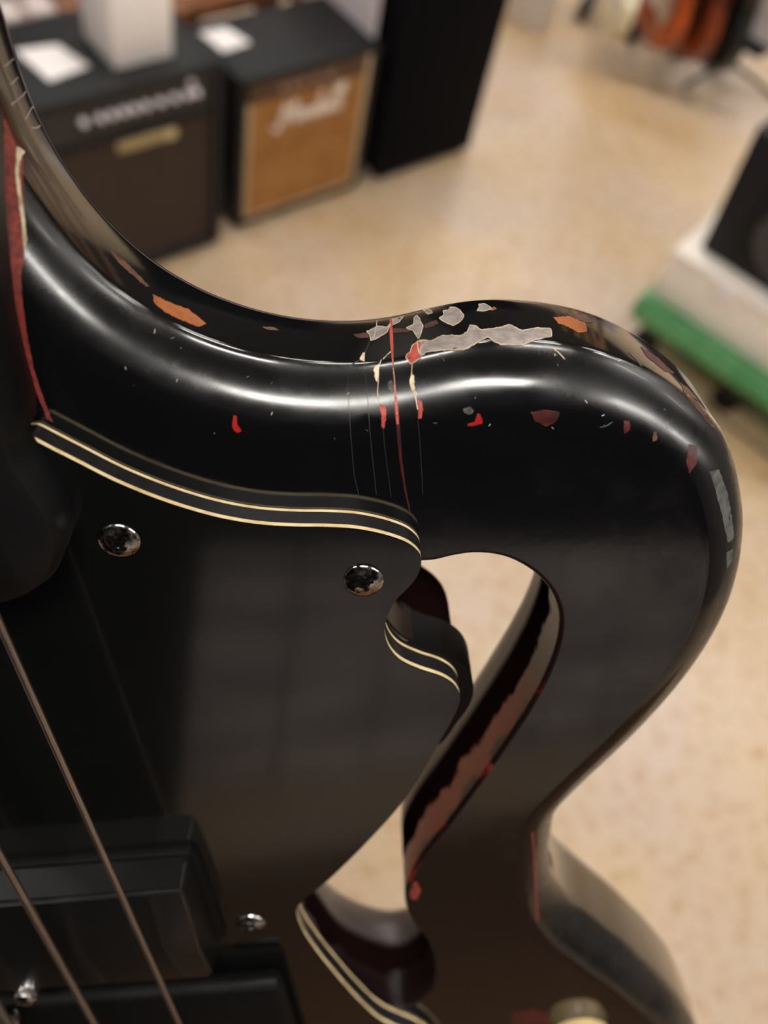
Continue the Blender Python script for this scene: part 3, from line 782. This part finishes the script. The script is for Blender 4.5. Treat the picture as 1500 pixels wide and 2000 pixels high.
# ---- cards and box lying on the amps
def card(o, corners, z, label):
    c = [amp_pt(o, s, n, 0) for s, n in corners]; ctr = np.mean(np.array(c), 0)
    bm = bmesh.new(); lo = [bm.verts.new((p[0] - ctr[0], p[1] - ctr[1], 0)) for p in c]; hi = [bm.verts.new((p[0] - ctr[0], p[1] - ctr[1], .0015)) for p in c]
    for i in range(4): bm.faces.new((lo[i], lo[(i + 1) % 4], hi[(i + 1) % 4], hi[i]))
    bm.faces.new(lo[::-1]); bm.faces.new(hi)
    k = obj('price_card', bm, PAPER); k.location = (ctr[0], ctr[1], z); return tag(k, label, 'card')
card(OL, [(-.325, -.165), (-.250, -.155), (-.230, -.075), (-.312, -.062)], .4401, 'white price card lying on the brown-fronted amplifier beside the white box')
card(OM, [(.013, -.175), (.073, -.172), (.090, -.108), (.022, -.100)], .3721, 'white price card lying on the gold-fronted amplifier')
wb = empty('cardboard_box', amp_pt(OL, -.195, -.048, .4401), AZ, 'white square cardboard box standing on the brown-fronted amplifier', 'box')
boxo('carton', (0, .118, 0, .118, 0, .135), WHITEBOX, wb, bev=.003)
for nm, dims in (('flap', (.0015, .1165, .0015, .058, .1352, .1368)), ('flap', (.0015, .1165, .060, .1165, .1352, .1368))):
    boxo(nm, dims, WHITEBOX, wb)

# ---- low wooden bench behind the amps, with goods on it
bn = empty('display_bench', amp_pt(OL, 0, -.275, 0), AZ, 'low orange-brown wooden bench behind the two amplifiers', 'bench')
boxo('bench_top', (-.75, .335, 0, .42, .345, .375), WOOD, bn, bev=.003)
for x in (-.72, .29):
    for y in (.02, .36): boxo('leg', (x, x + .04, y, y + .04, 0, .3448), WOOD, bn)
def on_bench(x, y): return amp_pt(OL, x, -.275 - y, .3752)
LB = ['pale effect pedal on the wooden bench, leftmost of the three', 'pale effect pedal on the wooden bench, middle of the three', 'pale effect pedal on the wooden bench, next to the white box']
for (x, y), l in zip(((-.335, .035), (-.270, .035), (-.205, .035)), LB):
    t = empty('effect_pedal', on_bench(x, y), AZ, l, 'pedal', 'pedals on the bench')
    boxo('housing', (-.027, .027, 0, .09, 0, .035), PALE, t, bev=.006, seg=3)
    for kx in (-.014, .014):
        bm = bmesh.new(); lathe(bm, [(.007, 0), (.006, .010), (0, .010)], 12, Matrix.Translation((kx, .065, .035))); obj('knob', bm, DKGREY, t, smooth=40)
    bm = bmesh.new(); lathe(bm, [(.007, 0), (.007, .006), (.004, .009), (0, .009)], 12, Matrix.Translation((0, .022, .035))); obj('footswitch', bm, SILVER, t, smooth=40)
t = empty('storage_case', on_bench(-.33, .17), AZ, 'dark grey case behind the pale pedals on the bench', 'case')
boxo('shell', (-.16, .20, 0, .16, 0, .10), DKGREY, t, bev=.01, seg=3); boxo('lid', (-.16, .20, 0, .16, .1005, .13), DKGREY, t, bev=.01, seg=3)
PR = [(srgb(240, 236, 250), .0, 'white and lilac leaflet on the bench right of the white box'), (srgb(235, 205, 190), .065, 'pink-tinted leaflet on the bench between the lilac leaflet and the wooden drum')]
for i, (c, dx, l) in enumerate(PR):
    k = boxo('leaflet', (-.045, .045, -.055, .055, 0, .006 + .003 * i), mat('leaflet_print_%d' % i, c, .5, noise=(30, srgb(190, 205, 235) if i == 0 else srgb(225, 165, 150), .5, .6)), bev=.001)
    k.location = on_bench(.0 + dx * 1.5, .09 + .02 * i); k.rotation_euler = (0, 0, AZ + .2 - .5 * i); tag(k, l, 'leaflet')
t = empty('hand_drum', on_bench(.245, .16), AZ, 'round tan wooden drum on the bench behind the gold-fronted amplifier', 'drum')
bm = bmesh.new(); lathe(bm, [(.085, 0), (.10, .02), (.10, .09), (.094, .095), (.094, .02), (.08, .01), (0, .01)], 32); obj('shell', bm, TAN, t, smooth=40)
bm = bmesh.new(); lathe(bm, [(.0935, .088), (0, .089), (0, .0875), (.0935, .0865)], 32); obj('drum_head', bm, mat('drum_skin', srgb(200, 165, 110), .6), t)
for i in range(6):
    a = i * math.pi / 3; bm = bmesh.new(); cyl(bm, (.103 * math.cos(a), .103 * math.sin(a), .02), (.103 * math.cos(a), .103 * math.sin(a), .088), .003); obj('tension_rod', bm, DKGREY, t)

# ---- white board with a brown rail between the amp and the loudspeaker
t = empty('display_board', amp_pt(OM, .358, -.055, 0), AZ, 'white upright board with an orange-brown rail behind the gold-fronted amplifier', 'board')
boxo('board_panel', (0, .020, 0, .30, .004, .62), mat('white_board', srgb(228, 218, 222), .6), t, bev=.002)
boxo('rail', (-.006, -.0005, 0, .30, .292, .318), WOOD, t, bev=.001)
for y in (.02, .25): boxo('foot', (-.004, .024, y, y + .03, 0, .0038), DARKPLASTIC, t)

# ---- tall black loudspeaker
pa = empty('loudspeaker', amp_pt(OM, .408, .004, 0), AZ, 'tall navy-black loudspeaker cabinet standing on the floor beside the gold-fronted amplifier', 'loudspeaker')
boxo('cabinet', (0, .305, 0, .33, .012, 1.15), PAB, pa, bev=.008, seg=3)
boxo('front_grille', (.02, .285, -.006, -.0005, .05, 1.11), MESH, pa, bev=.002)
boxo('side_handle', (-.006, -.0005, .08, .16, .52, .66), mat('grey_handle', srgb(96, 94, 92), .4), pa, bev=.002)
boxo('side_handle', (.3055, .325, .02, .16, .42, .60), PAB, pa, bev=.004)
for x in (.03, .275):
    for y in (.03, .30):
        bm = bmesh.new(); cyl(bm, (x, y, 0), (x, y, .0118), .018); obj('foot', bm, DARKPLASTIC, pa)

# ---- white bin beyond it
p = floor_at(1025, 62)
t = empty('waste_bin', (p[0], p[1] + .08, 0), 0, 'white round bin on the floor beyond the loudspeaker', 'bin')
bm = bmesh.new(); lathe(bm, [(0, .001), (.062, .001), (.066, .006), (.078, .30), (.082, .305), (.078, .308), (.072, .30), (.060, .01), (0, .01)], 28)
obj('bucket', bm, mat('white_bin', srgb(232, 228, 230), .5), t, smooth=40)
bm = bmesh.new(); lathe(bm, [(.0785, .296), (.084, .300), (.084, .312), (.078, .314), (.0775, .309)], 28); obj('rim', bm, PALE, t, smooth=40)

# ---- trolley with a white case and a small black amp on the right
GREEN = mat('green_plastic', srgb(74, 142, 88), .45, noise=(20, srgb(92, 158, 100), .45, .6))
q0 = floor_at(1226, 618, .10); q1 = floor_at(1482, 796, .10)
dx = nz(q1 - q0); TA = math.atan2(dx[1], dx[0])
tr = empty('trolley', (q0[0], q0[1], 0), TA, 'green plastic trolley on castors under the white case', 'trolley')
boxo('deck', (-.005, .52, 0, .40, .095, .150), GREEN, tr, bev=.018, seg=4)
boxo('rim', (.0, .515, .006, .020, .151, .160), GREEN, tr, bev=.003)
for x in (.05, .27, .47):
    for y in (.05, .35):
        bm = bmesh.new(); cyl(bm, (x, y - .012, .030), (x, y + .012, .030), .030, n=20); w_ = obj('castor', bm, DARKPLASTIC, tr, smooth=40)
        boxo('castor_fork', (x - .018, x + .018, y - .018, y + .018, .061, .0948), BLK, tr)
wc = empty('white_case', tuple(np.array([q0[0], q0[1], .1502]) + np.array([dx[0], dx[1], 0]) * .012 + np.array([-dx[1], dx[0], 0]) * .040), TA, 'cream-white plastic case lying on the green trolley', 'case')
CWHITE = mat('cream_white_case', srgb(250, 240, 228), .5)
boxo('case_body', (0, .48, 0, .34, 0, .108), CWHITE, wc, bev=.006, seg=3)
boxo('case_lid', (-.004, .484, -.004, .344, .1085, .128), mat('white_lid', srgb(246, 236, 224), .5), wc, bev=.006, seg=3)
for x in (.12, .34): boxo('latch', (x, x + .03, -.008, -.0045, .085, .120), SILVER, wc, bev=.001)
zt = .1502 + .1281
k0 = floor_at(1366, 486, zt)
sa = empty('mini_amp', (k0[0], k0[1], zt), TA, 'small black amplifier standing on the white case', 'amplifier')
bm = bmesh.new(); box(bm, 0, .30, 0, .16, 0, .272, bev=.008, seg=3)
for v_ in bm.verts: v_.co.x -= .020 * v_.co.z / .272 * (1 - v_.co.x / .30)       # wedge-sided cabinet
obj('cabinet', bm, mat('navy_black_vinyl', srgb(22, 22, 29), .6, spec=.3), sa, smooth=40)
boxo('speaker_grille', (.05, .28, -.005, -.0005, .03, .205), mat('black_cloth', srgb(8, 8, 9), .9), sa, bev=.002)
bm = bmesh.new(); lathe(bm, [(.078, .001), (.085, .004), (.078, .007), (.06, .003), (.02, -.004), (0, .002)], 28, Matrix.Translation((.165, -.005, .118)) @ Matrix.Rotation(math.pi / 2, 4, 'X')); obj('speaker_cone', bm, DKGREY, sa, smooth=50)
boxo('control_strip', (.05, .28, -.004, -.0005, .215, .252), DKGREY, sa, bev=.001)
for i in range(4): knob(sa, .09 + i * .05, -.0045, .234, .009, DARKPLASTIC, .010)
bm = bmesh.new(); tube(bm, [(.08, .08, .273), (.09, .08, .294), (.15, .08, .300), (.21, .08, .294), (.22, .08, .273)], .008); obj('carry_handle', bm, DARKPLASTIC, sa, smooth=60)
# shadow edge of the trolley on the floor, put in as a thin dark tube
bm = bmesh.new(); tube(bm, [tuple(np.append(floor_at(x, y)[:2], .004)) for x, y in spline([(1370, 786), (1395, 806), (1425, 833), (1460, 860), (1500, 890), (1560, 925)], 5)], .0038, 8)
tag(obj('shadow_strip', bm, DKGREY, smooth=60), 'thin dark cord on the floor in front of the green trolley', 'shadow')

# ---- instruments on a rack at the far right
GO = [(0, .40), (.10, .41), (.150, .36), (.150, .29), (.115, .235), (.12, .18), (.155, .12), (.160, .07), (.12, .015), (.0, .0), (-.12, .015), (-.160, .07), (-.155, .12),
      (-.12, .18), (-.115, .235), (-.155, .30), (-.165, .39), (-.13, .43), (-.08, .405)]
def far_guitar(px, py, z, col, pgcol, rz, label, name='electric_guitar', tilt=.06):
    p = floor_at(px, py, z)
    t = empty(name, (p[0], p[1], z), rz, label, 'guitar', 'instruments on the far rack')
    t.rotation_euler = (-tilt, 0, rz)
    out = resample(spline([np.array(q) for q in GO], 5, True) + [np.array(GO[0])], .02)[:-1]
    def ex(nm, P, y0, y1, m, par=t):
        bm = bmesh.new(); n = len(P)
        A = [bm.verts.new((q[0], y0, q[1])) for q in P]; B = [bm.verts.new((q[0], y1, q[1])) for q in P]
        for i in range(n): bm.faces.new((A[i], A[(i + 1) % n], B[(i + 1) % n], B[i]))
        bm.faces.new(A); bm.faces.new(B[::-1])
        bmesh.ops.bevel(bm, geom=[e for e in bm.edges if abs(e.verts[0].co.y - e.verts[1].co.y) < 1e-6], offset=.004 if par is t else .0003, segments=2, affect='EDGES')
        return obj(nm, bm, m, par, smooth=40)
    mm = mat(name + '_finish_' + str(len(MATS)), col[0], .25, noise=(5, col[1], .4, .62), coat=.5)
    ex('body', out, -.02, .02, mm)
    ex('pickguard', [(-.06, .12), (.02, .10), (.09, .06), (.11, .10), (.08, .17), (.09, .26), (.10, .33), (.03, .36), (-.03, .30), (-.09, .33), (-.10, .22)], -.0235, -.0205, mat('guard_' + str(len(MATS)), pgcol, .4))
    boxo('neck', (-.028, .028, -.034, -.0206, .36, .98), TAN, t, bev=.003)
    boxo('headstock', (-.04, .045, -.030, -.012, .981, 1.14), TAN, t, bev=.004)
    boxo('bridge', (-.04, .04, -.032, -.0238, .085, .115), SILVER, t, bev=.002)
    for y in (.17, .24, .31): boxo('pickup', (-.04, .04, -.030, -.0238, y, y + .02), DARKPLASTIC, t, bev=.002)
    for i in range(4):
        u = -.018 + i * .012; bm = bmesh.new(); cyl(bm, (u, -.0365, .10), (u, -.0365, .985), .0012, n=6); obj('string', bm, SILVER, t)
    return t
RZ = math.radians(-67)
far_guitar(1182, 46, .10, (srgb(222, 208, 172), srgb(210, 196, 158)), srgb(230, 225, 210), RZ - .2, 'cream guitar standing on the far rack, leftmost of the row')
far_guitar(1262, 62, .10, (srgb(200, 92, 18), srgb(120, 32, 14)), srgb(200, 180, 160), RZ, 'orange sunburst guitar standing on the far rack')
far_guitar(1318, 84, .10, (srgb(150, 66, 20), srgb(70, 24, 16)), srgb(60, 26, 18), RZ, 'red-brown guitar on the far rack between the orange and black ones')
far_guitar(1368, 104, .10, (srgb(30, 34, 30), srgb(22, 24, 22)), srgb(34, 36, 34), RZ, 'dark green-black guitar standing on the far rack')
wg = far_guitar(1458, 60, .15, (srgb(236, 228, 232), srgb(222, 214, 218)), srgb(232, 228, 228), RZ + .60, 'white guitar on its own small stand right of the dark guitar')
wg['group'] = 'instruments at the far end'
st = empty('guitar_stand', (wg.location.x, wg.location.y, 0), RZ + .60, 'small black stand under the white guitar at the far right', 'stand')
boxo('cradle', (-.09, .09, -.05, .05, .122, .144), BLK, st, bev=.004)
bm = bmesh.new(); cyl(bm, (0, 0, .03), (0, 0, .122), .014); obj('pole', bm, BLK, st, smooth=50)
for a in (.3, 2.4, 4.5):
    bm = bmesh.new(); tube(bm, [(0, 0, .05), (.10 * math.cos(a), .10 * math.sin(a), .03), (.17 * math.cos(a), .17 * math.sin(a), .009)], .008); obj('leg', bm, BLK, st, smooth=60)
r0 = floor_at(1100, 40); r1 = floor_at(1335, 132)
rk = empty('guitar_rack', (r0[0], r0[1], 0), math.atan2(r1[1] - r0[1], r1[0] - r0[0]), 'low dark rack on the floor carrying the far row of guitars', 'rack')
ln = float(np.linalg.norm((r1 - r0)[:2]))
boxo('base_rail', (0, ln, .10, .13, .062, .082), BLK, rk, bev=.004)
boxo('base_rail', (0, ln, .24, .27, .062, .082), BLK, rk, bev=.004)
for x in (.03, ln * .5, ln - .05):
    boxo('cross_foot', (x, x + .03, .02, .42, 0, .061), BLK, rk, bev=.004)
    boxo('upright', (x, x + .02, .38, .40, .0615, .55), BLK, rk, bev=.004)

# ---- unseen things added behind the viewer to be mirrored in the lacquer
t = empty('reflection_cupboard', (-.64, -1.20, 0), 0, 'tall black cupboard added unseen behind the viewer, to be mirrored as the dark side of the pickguard', 'cupboard')
boxo('carcass', (-.75, .75, -.22, .25, .004, 1.9), mat('matte_black', srgb(6, 6, 7), .9, spec=.05), t, bev=.004)
for x in (-.74, .005): 
    d_ = boxo('door', (x, x + .735, .2502, .268, .02, 1.88), mat('matte_black_door_%d' % len(MATS), srgb(6, 6, 7), .9, spec=.05), t, bev=.003)
    boxo('handle', (x + (.68 if x < -.1 else .03), x + (.70 if x < -.1 else .05), .2682, .29, .9, 1.05), BLK, d_)

# unseen mat added behind the viewer, for the brown mirrored low in the lacquer
t = empty('reflection_mat', (.35, -1.12, 0), math.radians(-9), 'brown mat added unseen on the floor behind the viewer, to be mirrored brown in the lower pickguard', 'mat')
boxo('mat_pile', (-1.2, 1.5, -.45, .95, .0005, .008), mat('brown_mat_pile', srgb(112, 78, 44), .9, noise=(60, srgb(92, 62, 34), .4, .6)), t, bev=.002)
for y in (-.47, .951): boxo('mat_border', (-1.2, 1.5, y, y + .019, .0005, .010), mat('mat_border_%d' % len(MATS), srgb(80, 56, 36), .9), t, bev=.002)
